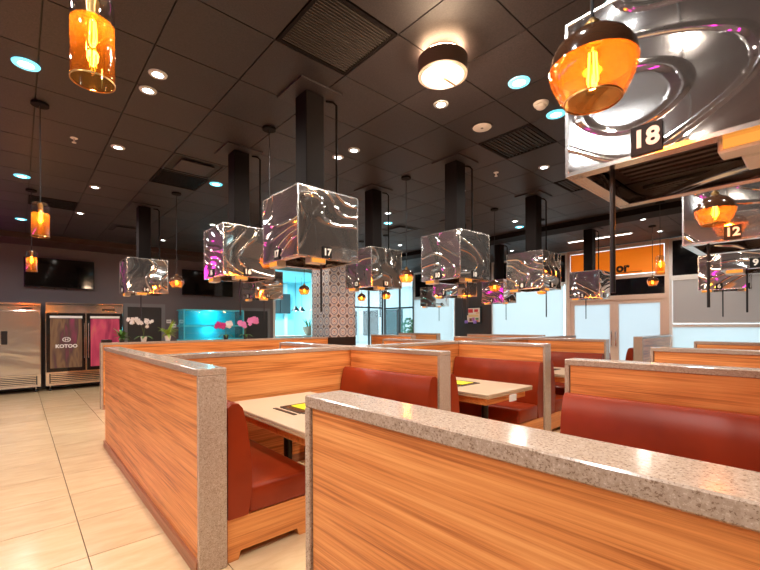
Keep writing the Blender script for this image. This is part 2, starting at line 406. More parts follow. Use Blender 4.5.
# ------------------------------------------------------------------ window wall (X = X1)
WT = 0.10
wr = MB()
wr.box(X1, X1 + WT, 7.12, 8.56, 0, CEIL + .014)                 # dark pier with poster
wr.box(X1, X1 + WT, Y0, -2.6, 0, CEIL + .014)
for a, b in ((-2.6, 2.42), (4.74, 7.12), (8.56, 10.52), (10.52, Y1 + WT)): wr.box(X1, X1 + WT, a, b, 0, 0.35)
struct(wr.obj('wall_right', M['wall_brown']), 'dark brown pier and sill wall between the windows')
wn = [0]
def window(y0, y1, z0, z1, ztop, frame, shade=None, shade_to=None, split=(), tint=True):
    wn[0] += 1
    fr = MB(); f = 0.06
    for y in (y0, y1 - f): fr.box(X1 + .01, X1 + .08, y, y + f, z0, ztop)
    for z in (z0, z1 - f / 2, ztop - f): fr.box(X1 + .01, X1 + .08, y0 + f, y1 - f, z, z + f)
    for y in split: fr.box(X1 + .01, X1 + .08, y - .025, y + .025, z0 + f, ztop - f)
    o = struct(fr.obj('window_%d' % wn[0], M[frame]))
    MB().box(X1 + .04, X1 + .046, y0 + f, y1 - f, z0 + f, z1 - f / 2).obj('pane', M['glass'], o)
    MB().box(X1 + .04, X1 + .05, y0 + f, y1 - f, z1 + f / 2, ztop - f).obj('transom_pane', M['glass_tint'] if tint else M['glass'], o)
    return o
window(-2.6, 2.42, 0.35, 2.50, CEIL, 'frame_white', split=(-0.1,))
window(4.74, 7.12, 0.35, 2.56, CEIL, 'frame_white', split=())
window(8.56, 10.52, 0.35, 2.45, CEIL, 'frame_white', split=())
window(10.52, 12.2, 0.05, 2.10, CEIL, 'frame_dark', split=(11.3,), tint=False)
def roller_shade(y0, y1, zt, zb, mat, label):
    t = thing('roller_shade', label, 'roller shade', (X1 - 0.03, (y0 + y1) / 2, zb))
    h = zt - zb; L = (y1 - y0) / 2
    MB().box(-.002, .002, -L, L, 0.015, h).obj('shade_cloth', M[mat], t)
    MB().tube([(0, -L, 0.012), (0, L, 0.012)], 0.012).obj('hem_bar', M['frame_white'], t, True)
    MB().box(-.03, .028, -L - .01, L + .01, h, h + .07).obj('head_box', M['frame_white'], t)
    return t
roller_shade(-2.5, 2.34, 2.42, 1.43, 'shade_grey', 'greyish roller shade drawn halfway down the window beside the double door')
roller_shade(-2.5, 2.34, 1.345, 0.42, 'shade', 'white lower roller shade below the greyish one beside the double door')
roller_shade(4.83, 7.05, 2.48, 0.42, 'shade', 'white roller shade fully down between the double door and the dark pier')
roller_shade(8.64, 10.45, 2.37, 0.42, 'shade', 'white roller shade fully down between the dark pier and the glass door')
# double door under transoms
dr = MB()
for y in (2.42, 4.66): dr.box(X1 - .02, X1 + .09, y, y + .08, 0, CEIL)
for z0, z1 in ((2.03, 2.14), (2.55, 2.64), (CEIL - .09, CEIL)): dr.box(X1 - .02, X1 + .09, 2.50, 4.66, z0, z1)
door = struct(dr.obj('door_1', M['frame_peach']), 'cream framed double door with frosted panes')
for a, b in ((2.50, 3.579), (3.581, 4.66)):
    lf = MB(); f = 0.10
    for y in (a, b - f): lf.box(X1 + .01, X1 + .06, y, y + f, 0.01, 2.03)
    for z in (0.01, 1.93): lf.box(X1 + .01, X1 + .06, a + f, b - f, z, z + (0.22 if z < 1 else f))
    leaf_ = lf.obj('door_leaf', M['frame_peach'], door)
    MB().box(X1 + .03, X1 + .036, a + f, b - f, 0.23, 1.93).obj('frosted_pane', M['frosted'], leaf_)
    hy = b - .05 if a < 3 else a + .05
    MB().tube([(X1 - .005, hy, .85), (X1 - .05, hy, .88), (X1 - .05, hy, 1.22), (X1 - .005, hy, 1.25)], .013).obj('pull_handle', M['chrome'], leaf_, True)
MB().box(X1 + .03, X1 + .04, 2.50, 4.66, 2.14, 2.55).obj('transom_pane', M['glass_tint'], door)
sg = thing('orange_sign', 'orange sign panel with black letters above the double door', 'sign', (X1 + .005, 3.58, 2.66))
MB().box(-.012, .012, -1.06, 1.06, 0, .63).obj('sign_face', M['orange'], sg)
tm = text_mesh('or', 0.30, M['black'], 'sign_lettering', 0.002, 0.014)
l_ = link('sign_lettering', tm, sg, (-.016, -.20, .16), R(-90))
MB().box(-.015, -.012, -.62, -.05, .035, .05).obj('sign_small_print', M['black'], sg)

# far glazing beside the corner (Y = Y1)
fr = MB()
for x in (9.66, 10.4, 11.14): fr.box(x, x + .06, Y1 + .01, Y1 + .08, 0.05, CEIL)
for z in (0.05, 2.10, CEIL - .06): fr.box(9.72, 11.14, Y1 + .01, Y1 + .08, z, z + .06)
wn[0] += 1
o = struct(fr.obj('window_%d' % wn[0], M['frame_dark']))
MB().box(9.72, 11.14, Y1 + .04, Y1 + .046, 0.11, 2.10).obj('pane', M['glass'], o)
MB().box(9.72, 11.14, Y1 + .04, Y1 + .046, 2.16, CEIL - .06).obj('transom_pane', M['glass'], o)

# doors in the far wall
def far_door(n, x0, x1, h, label):
    d = MB(); f = .09
    for x in (x0, x1 - f): d.box(x, x + f, Y1 - .05, Y1 + .001, 0, h)
    d.box(x0 + f, x1 - f, Y1 - .05, Y1 + .001, h - f, h)
    o = struct(d.obj('door_%d' % n, M['grey_trim']), label)
    MB().box(x0 + f, x1 - f, Y1 - .025, Y1 - .001, 0.005, h - f).obj('door_panel', M['door_dark'], o)
    MB().tube([(x1 - .16, Y1 - .05, 1.0), (x1 - .28, Y1 - .05, 1.0)], .011).obj('door_handle', M['chrome'], o, True)
far_door(2, 2.02, 3.0, 2.02, 'dark door with grey trim beside the glass-door refrigerator')
far_door(3, 5.16, 6.12, 1.98, 'dark door with grey trim beside the opening to the cyan room')

# cyan lit room seen through the opening
rm = MB().box(5.6, 5.7, Y1 + .12, 16.2, 0, 3.3).box(9.3, 9.4, Y1 + .12, 16.2, 0, 3.3).box(5.7, 9.3, 16.1, 16.2, 0, 3.3)
struct(rm.obj('wall_inner', M['wall_cyan']), 'cyan walls of the side room')
struct(MB().box(5.6, 9.4, Y1 + .12, 16.2, 3.3, 3.4).obj('ceiling_inner', M['wall_cyan']))
struct(MB().box(5.6, 9.4, Y1 + .20, 16.2, -.05, 0).obj('floor_inner', M['ground']))
tr = MB()
for x in (6.24, 7.80): tr.box(x, x + .08, Y1 - .02, Y1 + .14, 0, 3.28)
struct(tr.obj('trim_3', M['frame_white']), 'pale jambs of the opening to the cyan room')
for x in (6.6, 8.0):
    t = thing('wall_cabinet', ('dark wall cabinet nearer the dark door in the cyan side room', 'dark wall cabinet nearer the column in the cyan side room')[x > 7], 'cabinet', (x + .4, 16.09, 1.95))
    MB().box(-.5, .5, -.32, 0, 0, .85).obj('cabinet_body', M['glass_tint'], t)
    for dx in (-.25, .25): MB().box(dx - .235, dx + .235, -.345, -.321, .02, .83).obj('cabinet_door', M['door_dark'], t)
sf = MB()
for x in (5.9, 7.25, 8.75): sf.box(x, x + .14, 16.0, 16.09, 0, 3.29)
struct(sf.obj('trim_4', M['frame_white']), 'white pilasters on the back wall of the cyan room')
for k, (x, y) in enumerate(((7.9, 13.6), (8.25, 13.75), (8.55, 13.4))):
    tt = thing('cone_pendant', 'small black cone pendant lamp in the cyan side room', 'pendant lamp', (x, y, 1.98), 0, 'cone pendants in the side room')
    MB().lathe([(.17, 0), (.165, .01), (.05, .15), (.025, .20)], 20).obj('cone_shade', M['black'], tt, True)
    MB().tube([(0, 0, .2), (0, 0, 1.318)], .006).obj('cord', M['black'], tt)
    point_light('cone_lamp', (x, y, 1.93), 10, (0.75, 0.95, 1.0), .03)
al = bpy.data.lights.new('side_room_ceiling_lamp', 'AREA'); al.shape = 'DISK'; al.size = 0.6; al.energy = 190; al.color = (0.66, 0.95, 1.0)
ao = bpy.data.objects.new('side_room_ceiling_lamp', al); col.objects.link(ao); ao.location = (7.5, 14.2, 3.28)
t = thing('counter', 'pale counter inside the cyan side room', 'counter', (7.9, 13.1, 0))
MB().box(-1.2, 1.0, -.25, .25, 0, 1.02).obj('counter_body', M['wall_cyan'], t)
MB().box(-1.25, 1.05, -.3, .3, 1.02, 1.06).obj('counter_top', M['white'], t)
t = thing('bowl_planter', 'tan woven bowl planter on the counter in the side room', 'planter', (8.15, 13.05, 1.06))
MB().lathe([(.12, 0), (.20, .12), (.26, .32), (.24, .32), (.18, .12), (.10, .02)], 24).obj('bowl', M['pot_tan'], t, True)
lf = MB()
for k in range(9):
    a = k * 0.9; lf.tube([(0, 0, .1), (.10 * math.cos(a), .10 * math.sin(a), .42), (.24 * math.cos(a), .24 * math.sin(a), .62)], [.012, .02, .004], 6)
lf.obj('foliage', M['leaf'], t, True)

# exterior seen through the glazing -------------------------------------------------
struct(MB().box(X1 + .2, 40, -30, 60, -.12, -.02).obj('ground', M['ground']), 'pale paving outside the windows')
struct(MB().box(9.5, X1 + .2, Y1 + .2, 60, -.12, -.02).obj('ground_far', M['ground']))
bt = thing('building', 'pale building across the paving outside the corner glass', 'building', (24, 26, 0))
MB().box(-3, 3, -6, 6, 0, 4.2).obj('facade', M['facade'], bt)
for k in range(4): MB().box(-3.06, -3.0, -5.2 + k * 2.7, -3.4 + k * 2.7, 0.6, 2.6).obj('window', M['glass_tint'], bt)
MB().box(-3.3, 3.2, -6.2, 6.2, 4.2, 4.5).obj('roof_edge', M['frame_white'], bt)
for k, (x, y, h) in enumerate(((14.6, 13.4, 1.5), (15.6, 15.0, 1.8))):
    b = thing('shrub', ('clipped green shrub on the paving outside the glass door', 'taller green shrub behind the clipped one outside the glass door')[k], 'shrub', (x, y, -.02))
    lfm = MB(); rnd = random.Random(k)
    for q in range(260):
        u = rnd.uniform(-1, 1); a = rnd.uniform(0, 6.28); rr = .5 * math.sqrt(1 - u * u) * rnd.uniform(.7, 1)
        p = Vector((rr * math.cos(a), rr * math.sin(a), h * .55 + u * h * .45)); s = .09
        d1 = Vector((rnd.uniform(-1, 1), rnd.uniform(-1, 1), rnd.uniform(-1, 1))).normalized() * s; d2 = d1.cross(Vector((.3, .8, .5))).normalized() * s * .6
        lfm.add([p - d1, p + d2, p + d1, p - d2], [(0, 1, 2, 3)])
    lfm.obj('foliage', M['hedge'], b)
    MB().tube([(0, 0, 0), (0, 0, h * .6)], .03).obj('trunk', M['wall_brown'], b)

# ================================================================== BOOTH PARTITIONS
PH = 1.175; PT = 0.16
def partition(label, x, y, L, along, ends=(1, 1), h=PH, group=None):
    """local x runs along the length, thickness 0..PT in local y; along='y' turns it so it runs to +Y with its faces at x and x+PT"""
    if along == 'y': t = thing('booth_partition', label, 'partition', (x + PT, y, 0), R(90), group)
    else: t = thing('booth_partition', label, 'partition', (x, y, 0), 0, group)
    a = .03 if ends[0] else 0.0; b = L - .03 if ends[1] else L
    MB().box(a + .006 * ends[0], b - .006 * ends[1], .010, PT - .010, 0.0, h - .042).obj('wood_panel', M['wood'], t)
    MB().rbox(0, L, 0, PT, h - .042, h, .004, 1).obj('stone_cap', M['stone'], t)
    if ends[0]: MB().rbox(0, .03, 0, PT, 0, h - .042, .003, 1).obj('stone_end', M['stone'], t)
    if ends[1]: MB().rbox(L - .03, L, 0, PT, 0, h - .042, .003, 1).obj('stone_end', M['stone'], t)
    for s in (0, 1):
        y0, y1 = ((-.008, .010), (PT - .010, PT + .008))[s]
        MB().box(a, b, y0, y1, 0, .075).obj('skirting', M['skirting'], t)
    return t
PX = [0.75, 2.86, 4.92, 7.01, 9.03]
YA0, YA1 = 2.36, 3.70      # open end and back wall of the middle row
YB = 3.86; YB1 = 5.72
GR = 'booth partitions'
partition('long wood partition along the tiled aisle, speckled stone cap and broad stone end', PX[0], YA0, YB1 - YA0, 'y', (1, 0))
mid = ['wood partition with stone end behind the red bench facing the nearest table of hood 17',
       'wood partition whose pale stone end stands right of the second cream table',
       'wood partition with stone end facing the frosted double door, third from the aisle partition',
       'short wood partition nearest the window wall with red bench end beside it']
for k in range(1, 4):
    partition(mid[k - 1], PX[k], YA0, YA1 - YA0, 'y', (1, 0))
bk = ['wood back partition behind the cream table under hood 17', 'wood back partition behind the second cream table',
      'wood back partition behind the third table, in line with the pale pillar end', 'wood back partition nearest the shaded window']
for k in range(4):
    partition(bk[k], PX[k] + PT, YA1, PX[k + 1] - PX[k] - (0 if k < 3 else 0), 'x', (0, 0)) if k < 3 else partition(bk[k], PX[k] + PT, YA1, PX[4] - PX[3], 'x', (0, 0))
rb = ['wood partition behind the back partition of hood 17, second from the aisle', 'wood partition behind the second back partition', 'wood partition behind the third back partition']
for k in range(1, 4): partition(rb[k - 1], PX[k], YB, 5.4 - YB, 'y', (0, 1))
# front row, open end towards the cross aisle
frl = ['big wood partition in the foreground with speckled stone cap under hood 18', 'wood partition behind the wide red bench under hood 12',
       'wood partition behind hood 12, its stone cap level with the window sill', 'wood partition near the half-shaded window']
for k in range(4):
    partition(frl[k], PX[k], -0.30, 1.232 + 0.30, 'y', (0, 1))
for k in range(3):
    partition(['wood back partition of the booth under hood 18', 'wood back partition of the booth under hood 12', 'wood back partition of the booth under hood 9'][k], PX[k], -.46, PX[k + 1] - PX[k], 'x', (0, 0))
# far row
PL = partition('wood partition carrying the potted orchids in front of the lit turquoise tank', 1.04, 8.25, 5.70 - 1.04, 'x', (1, 0), 1.14)
partition('far wood partition ending in stone by the glass door', PX[4], 7.55, 1.6, 'y', (1, 1))
partition('far wood partition ending in stone below the small poster', PX[4], 4.4, 2.1, 'y', (1, 1))
partition('wood partition standing clear beside the patterned column', 6.96, 6.6, 1.5, 'y', (1, 1))
partition('short pale partition reaching the half-shaded window, red bench behind it', 8.95, YA0, 2.18, 'x', (1, 0))

# ================================================================== BENCHES
def bench_meshes(L):
    back = [(0.004, .26), (.13, .26), (.155, .42), (.150, .60), (.125, .80), (.095, .92), (.07, .948), (.03, .95), (.004, .93)]
    bm = MB().prism(back, 0, L)
    seat = MB().rbox(.135, .60, .0, L, .255, .43, .03, 3)
    base = MB().prism([(.004, .0), (.07, .0), (.085, .05), (.475, .05), (.49, .0), (.55, .0), (.55, .255), (.004, .255)], .012, L - .0)
    return (bm.mesh('backrest', M['leather'], True, 35), seat.mesh('seat', M['leather'], True, 50), base.mesh('bench_base', M['wood_base']))
BM = {}
def bench(label, x, y0, L, side):
    """side=+1: bench back against x, sitting towards +X"""
    L = round(L, 3)
    if L not in BM: BM[L] = bench_meshes(L)
    if side > 0: t = thing('booth_bench', label, 'bench', (x + .0095, y0, 0), 0)
    else: t = thing('booth_bench', label, 'bench', (x - .0095, y0 + L, 0), R(180))
    for n, me in zip(('backrest', 'seat', 'bench_base'), BM[L]): link(n, me, t)
    return t
LA = YA1 - YA0 - .03
order = ['nearest', 'second', 'third', 'fourth']
bench('oxblood vinyl booth bench behind the broad stone end, seat and wooden plinth showing', PX[0] + PT, YA0 + .02, LA, 1)
bench('oxblood vinyl booth bench facing the cream table of hood 17', PX[1], YA0 + .02, LA, -1)
bench('oxblood vinyl booth bench between the grey stone end and the second cream table', PX[1] + PT, YA0 + .02, LA, 1)
bench('oxblood vinyl booth bench on the far side of the second cream table', PX[2], YA0 + .02, LA, -1)
bench('oxblood vinyl booth bench just past the pale stone end, before the third table', PX[2] + PT, YA0 + .02, LA, 1)
bench('oxblood vinyl booth bench on the far side of the third table', PX[3], YA0 + .02, LA, -1)
bench('oxblood vinyl booth bench backing the partition that faces the double door', PX[3] + PT, YA0 + .02, LA, 1)
L9 = 2.14
BM[L9] = bench_meshes(L9)
t = thing('booth_bench', 'oxblood vinyl booth bench behind the short partition near the windows', 'bench', (8.97 + L9, YA0 + PT + .0095, 0), R(90))
for n, me in zip(('backrest', 'seat', 'bench_base'), BM[L9]): link(n, me, t)
LF = 1.22 + .30 - .03
bench('oxblood vinyl booth bench hidden behind the foreground stone-capped partition', PX[0] + PT, -.29, LF, 1)
bench('wide oxblood vinyl booth bench below hood 12, just past the foreground partition', PX[1], -.29, LF, -1)
bench('oxblood vinyl booth bench behind the partition of the wide red bench', PX[1] + PT, -.29, LF, 1)
bench('oxblood vinyl booth bench against the partition level with the window sill', PX[2], -.29, LF, -1)

# ================================================================== TABLES
TZ = .735
def make_table(label, x, y):
    t = thing('grill_table', label, 'table', (x, y, 0))
    W, D = .445, .69
    MB().rbox(-W, W, -D, D, TZ - .022, TZ, .006, 2).obj('tabletop', M['table'], t)
    MB().rbox(-W + .002, W - .002, -D + .002, D - .002, TZ - .046, TZ - .0225, .004, 1).obj('edge_band', M['table_edge'], t)
    MB().box(-W + .06, W - .06, -D + .06, D - .06, TZ - .12, TZ - .047).obj('apron', M['wood_base'], t)
    MB().lathe([(.038, .03), (.038, TZ - .12)], 16, (0, -.36)).obj('post', M['black'], t, True)
    MB().lathe([(.038, .03), (.038, TZ - .12)], 16, (0, .36)).obj('post', M['black'], t, True)
    for s in (-.36, .36):
        MB().rbox(-.26, .26, s - .03, s + .03, 0.0, .03, .008, 1).obj('foot', M['black'], t)
    g = MB(); a = .17
    for s in (-1, 1):
        g.box(-a, a, s * a - .014, s * a + .014, TZ, TZ + .006)
        g.box(s * a - .014, s * a + .014, -a + .014, a - .014, TZ, TZ + .006)
    gr = g.obj('grill_frame', M['black'], t)
    MB().box(-a + .016, a - .016, -a + .016, a - .016, TZ, TZ + .004).obj('grill_lid', M['black_plastic'], gr)
    MB().box(-a - .075, -a - .045, -a, a, TZ, TZ + .004).obj('control_strip', M['black'], t)
    MB().box(-.06, .07, -D - .012, -D + .0, TZ - .115, TZ - .050).obj('switch_box', M['white'], t)
    return t
def yellow_card(x, y, label):
    o = MB().box(-.11, .11, -.13, .13, 0, .004).obj('yellow_card', M['yellow']); o.location = (x, y, TZ + .0045)
    tag(o, label, 'card')
ty = 2.2 + .69
make_table('cream table under hood 17 behind the broad stone end', PX[0] + 1.055, ty)
make_table('cream table between the grey stone end and the pale one', PX[1] + .98, ty)
make_table('cream table past the pale stone end, only its near edge in view', PX[2] + 1.055, ty)
make_table('cream table nearest the window wall', PX[3] + 1.055, ty)
make_table('cream table under hood 18 behind the foreground partition', PX[0] + 1.055, .62)
make_table('cream table under hood 12 behind the wide red bench', PX[1] + 1.055, .62)
yellow_card(PX[0] + 1.075, ty + .01, 'yellow card on the black grill lid of the table under hood 17')
yellow_card(PX[1] + 1.0, ty + .01, 'yellow card on the black grill lid of the second cream table')

# ================================================================== EXTRACTOR HOODS
HS = .585; HZ0 = 1.95; HZ1 = 2.50
panel_me = MB().box(-HS / 2 + .006, HS / 2 - .006, -.004, .004, .012, HZ1 - HZ0 - .006).mesh('mirror_panel', M['ripple'])
def rim_mesh():
    m = MB(); a = HS / 2; t = .010
    for sx in (-1, 1):
        for sy in (-1, 1): m.box(sx * a - (t if sx > 0 else 0), sx * a + (t if sx < 0 else 0), sy * a - (t if sy > 0 else 0), sy * a + (t if sy < 0 else 0), 0, HZ1 - HZ0)
    for z0, z1 in ((0, .014), (HZ1 - HZ0 - .008, HZ1 - HZ0)):
        m.box(-a + t, a - t, -a, -a + t, z0, z1).box(-a + t, a - t, a - t, a, z0, z1)
        m.box(-a, -a + t, -a + t, a - t, z0, z1).box(a - t, a, -a + t, a - t, z0, z1)
    return m.mesh('corner_frame', M['edge'])
rim_me = rim_mesh()
lip_me = MB().prism([(-HS / 2 + .011, .0), (HS / 2 - .011, .0), (HS / 2 - .011, .004), (-HS / 2 + .011, .004)], -HS / 2 + .011, -HS / 2 + .05).mesh('under_lip', M['edge'])
under_me = MB().box(-HS / 2 + .02, HS / 2 - .02, -HS / 2 + .02, HS / 2 - .02, .10, .112).mesh('filter_plate', M['filt'])
baf = MB()
for k in range(9): baf.box(-.20 + k * .05 - .012, -.20 + k * .05 + .012, -.22, .22, .082, .0995)
baf_me = baf.mesh('filter_baffle', M['filt'])
top_me = MB().box(-HS / 2 + .011, HS / 2 - .011, -HS / 2 + .011, HS / 2 - .011, HZ1 - HZ0 - .012, HZ1 - HZ0 - .009).mesh('top_plate', M['duct'])
duct_me = MB().rbox(-.088, .088, -.088, .088, HZ1 - HZ0 - .009, CEIL - HZ0 - .022, .004, 1).mesh('duct', M['duct'])
collar_me = MB().box(-.20, .20, -.20, .20, CEIL - HZ0 - .018, CEIL - HZ0 - .002).mesh('ceiling_collar', M['ctile'])
cond_me = MB().tube([(.21, -.10, HZ1 - HZ0 - .01), (.21, -.10, CEIL - HZ0 - .06), (.19, -.08, CEIL - HZ0 - .03), (.14, -.04, CEIL - HZ0 - .02)], .010, 8).mesh('conduit', M['duct'], True)
rod_me = MB().tube([(0, 0, -.42), (0, 0, .08)], .009, 8).mesh('pull_rod', M['black'], True)
lbox = MB().rbox(-.075, .075, -.04, .04, -.035, .02, .006, 1).mesh('lamp_housing', M['hoodlamp_body'])
lface = MB().box(-.062, .062, -.046, -.0405, -.026, .012).mesh('lamp_face', M['hoodlamp'])
plate_me = MB().box(-.042, .042, -.004, .004, -.045, .045).mesh('number_plate', M['plate'])
DG = {}
def digits(s):
    if s not in DG: DG[s] = text_mesh(s, .075 if len(s) > 1 else .085, M['digit'], 'number_' + s, .001, .0025)
    return DG[s]
def hood(x, y, num, label, px=-.03, rod=(-.09, -.24), lamp=.19):
    """x,y: the corner with the smallest coordinates"""
    t = thing('extractor_hood', label, 'extractor hood', (x + HS / 2, y + HS / 2, HZ0))
    a = HS / 2 - .006
    for k, (dx, dy, rz) in enumerate(((0, -a, 0), (a, 0, R(90)), (0, a, R(180)), (-a, 0, R(-90)))):
        link('mirror_panel', panel_me, t, (dx, dy, 0), rz)
    link('corner_frame', rim_me, t); link('filter_plate', under_me, t); link('top_plate', top_me, t)
    for k in range(4): link('under_lip', lip_me, t, None, R(90 * k))
    link('filter_baffle', baf_me, t); link('duct', duct_me, t); link('ceiling_collar', collar_me, t); link('conduit', cond_me, t)
    link('pull_rod', rod_me, t, (rod[0], rod[1], 0))
    lh = link('lamp_housing', lbox, t, (-.08, -HS / 2 + .085, 0)); link('lamp_face', lface, lh)
    lh = link('lamp_housing', lbox, t, (-HS / 2 + .085, lamp, 0), R(-90)); link('lamp_face', lface, lh)
    for (dx, dy, rz) in ((px, -HS / 2 - .005, 0), (-HS / 2 - .005, -px, R(-90))):
        p = link('number_plate', plate_me, t, (dx, dy, .052), rz)
        d = link('number', digits(num), p, (0, -.005, 0))
    return t
hood(1.47, .042, '18', 'mirrored extractor hood numbered 18 above the foreground partition', -.04, (-.21, .165), -.20)
hood(1.57, 2.665, '17', 'mirrored extractor hood numbered 17 above the nearest visible table', -.03, (-.03, -.21))
hood(1.58, 4.18, '16', 'mirrored extractor hood numbered 16 behind hood 17')
hood(1.25, 7.25, '14', 'mirrored extractor hood numbered 14 in front of the far dark door')
hood(3.37, 7.30, '11', 'mirrored extractor hood numbered 11 above the pink orchids')
hood(3.57, 4.13, '13', 'mirrored extractor hood numbered 13 beside the patterned column')
hood(3.66, 2.72, '10', 'mirrored extractor hood numbered 10 above the second cream table')
hood(3.38, .07, '12', 'mirrored extractor hood numbered 12 above the wide red bench', -.03, (-.21, .165), -.2)
hood(5.60, 2.71, '8', 'mirrored extractor hood numbered 8 in front of the white roller shade')
hood(5.86, 4.41, '7', 'mirrored extractor hood numbered 7 seen below hood 10')
hood(5.23, .12, '9', 'mirrored extractor hood numbered 9 over the booth behind the wide red bench', -.03, (-.21, .1))
hood(8.52, 2.98, '5', 'mirrored extractor hood numbered 5 in front of the orange sign', -.03, (-.2, 0))
hood(8.50, 5.08, '4', 'mirrored extractor hood numbered 4 beside the dark pier')
hood(8.65, 7.27, '3', 'small far mirrored extractor hood numbered 3 before the far white shade')
hood(8.10, .78, '6', 'mirrored extractor hood numbered 6 before the half-shaded window', -.03, (-.2, 0))

# ================================================================== PENDANT LAMPS
bulb_me = MB().lathe([(.006, -.115), (.018, -.10), (.026, -.06), (.022, -.02), (.014, 0)], 14).mesh('bulb', M['bulbglass'], True, 180)
fm = MB()
for k in range(5):
    a = k * 1.2566; fm.tube([(.008 * math.cos(a), .008 * math.sin(a), -.02), (.012 * math.cos(a), .012 * math.sin(a), -.09)], .0022, 5)
fil_me = fm.mesh('filament', M['fil'])
sock_me = MB().lathe([(.018, 0), (.020, .05), (.008, .065)], 14).mesh('socket', M['brass'], True)
gl_me = MB().lathe([(.0646, -.1254), (.0745, -.1140), (.0935, -.0720), (.0995, -.0500), (.1000, -.0420)], 36, caps=False).mesh('amber_bowl', M['amber'], True, 180)
gt_me = MB().lathe([(.1001, -.0415), (.0960, -.0150), (.0840, .0080), (.0608, .0290), (.0304, .0440), (.0122, .0540), (.0091, .0646)], 36, caps=False).mesh('smoked_dome', M['smoke'], True, 180)
gr_me = MB().lathe([(0.0638, -0.1277), (0.0661, -0.1277), (0.0661, -0.1239), (0.0638, -0.1239)], 36, caps=False).mesh('rim', M['brass'], True)
can_me = MB().lathe([(.065, CEIL - .024), (.065, CEIL - .004)], 24).mesh('canopy', M['duct'], True)
cy_me = MB().lathe([(0.0623, -.20), (0.0646, -.195), (0.0646, 0), ], 36, caps=False).mesh('amber_cylinder', M['amber'], True, 180)
cb_me = MB().lathe([(0.0646, .001), (0.0646, .06), (0.0593, .085), (0.0380, .10), (0.0152, .105)], 36, caps=False).mesh('clear_shoulder', M['clear'], True, 180)
cr_me = MB().lathe([(0.0638, -.203), (0.0665, -.203), (0.0665, -.198), (0.0638, -.198)], 36, caps=False).mesh('rim', M['brass'], True)
def pendant(kind, x, y, z, label, group, power=9):
    t = thing('globe_pendant' if kind == 'globe' else 'cylinder_pendant', label, 'pendant lamp', (x, y, 0), 0, group)
    top = z + (.065 if kind == 'globe' else .105)
    if kind == 'globe':
        link('amber_bowl', gl_me, t, (0, 0, z)); link('smoked_dome', gt_me, t, (0, 0, z)); link('rim', gr_me, t, (0, 0, z))
        bz = z + .012
    else:
        link('amber_cylinder', cy_me, t, (0, 0, z)); link('clear_shoulder', cb_me, t, (0, 0, z)); link('rim', cr_me, t, (0, 0, z)); bz = z + .03
    s = link('socket', sock_me, t, (0, 0, bz))
    b = link('bulb', bulb_me, t, (0, 0, bz)); link('filament', fil_me, b)
    MB().tube([(0, 0, bz + .065), (0, 0, CEIL - .024)], .0045, 6).obj('cord', M['black'], t)
    link('canopy', can_me, t)
    point_light('bulb_light', (0, 0, bz - .06), power, (1.0, .48, .14), .02, t)
    return t
GG = 'amber globe pendants'
pendant('cylinder', .195, 1.70, 2.47, 'amber glass cylinder pendant, the largest one, hanging over the tiled aisle', None)
pendant('cylinder', .148, 4.65, 2.42, 'amber glass cylinder pendant second along the tiled aisle', None)
pendant('cylinder', .145, 7.67, 2.42, 'amber glass cylinder pendant in front of the wall television', None)
pendant('globe', 1.06, .385, 2.10, 'big amber globe pendant in front of hood 18', None)
pendant('globe', 3.10, .44, 2.14, 'amber globe pendant in front of hood 12', None)
pendant('globe', 1.87, 3.72, 2.12, 'amber globe pendant on a long cord hidden behind hood 17', None)
pendant('globe', 3.86, 3.75, 2.12, 'amber globe pendant left of hood 10, near the patterned column', None)
pendant('globe', 6.05, 3.78, 2.12, 'amber globe pendant before the dark pier, beside hood 8', None)
pendant('globe', 1.75, 6.45, 2.12, 'amber globe pendant beside hood 14', None)
pendant('globe', 3.93, 6.45, 2.12, 'amber globe pendant in front of the cyan room opening', None)
pendant('globe', 6.00, 6.45, 2.12, 'amber globe pendant in front of the glass door', None)
pendant('globe', 6.00, 7.30, 2.12, 'amber globe pendant half hidden beside the patterned column', None)
pendant('globe', 7.27, 5.29, 2.12, 'amber globe pendant in front of the dark pier', None)
pendant('globe', 7.31, 3.57, 2.12, 'amber globe pendant below hood 8', None)
pendant('globe', 9.50, 2.33, 2.32, 'amber globe pendant in front of the dark door transom', None)
pendant('cylinder', 7.69, 1.78, 2.42, 'small amber cylinder pendant in front of the orange sign', None)

# ================================================================== CEILING FITTINGS
ring_me = MB().lathe([(.050, CEIL - .010), (.082, CEIL - .008), (.086, CEIL - .001), (.050, CEIL - .001)], 28, caps=False).mesh('trim_ring', M['ring'], True)
lens_me = MB().lathe([(.002, CEIL - .006), (.052, CEIL - .006), (.052, CEIL - .003), (.002, CEIL - .003)], 28).mesh('lens', M['lens'])
lensT_me = MB().lathe([(.002, CEIL - .006), (.052, CEIL - .006), (.052, CEIL - .003), (.002, CEIL - .003)], 28).mesh('lens', M['lens_teal'])
ringT = plain('downlight_trim_cyan_glow', (.45, .80, .86), .25, 0, None, (.05, .62, .80), 1.2)  # trim given its own glow in place of a cyan halo around the lens
ringW_me = MB().lathe([(.040, CEIL - .010), (.064, CEIL - .008), (.068, CEIL - .001), (.040, CEIL - .001)], 28, caps=False).mesh('trim_ring', M['ring'], True)
lensW_me = MB().lathe([(.002, CEIL - .006), (.042, CEIL - .006), (.042, CEIL - .003), (.002, CEIL - .003)], 28).mesh('lens', M['lens'])
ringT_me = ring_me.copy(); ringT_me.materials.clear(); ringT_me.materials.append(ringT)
spot = bpy.data.lights.new('downlight', 'SPOT'); spot.energy = DOWN_W; spot.color = (1.0, .90, .78); spot.spot_size = R(168); spot.spot_blend = .7; spot.shadow_soft_size = .05
spot_cool = spot.copy(); spot_cool.color = (.92, .95, .95); spot_cool.energy = DOWN_W * .9
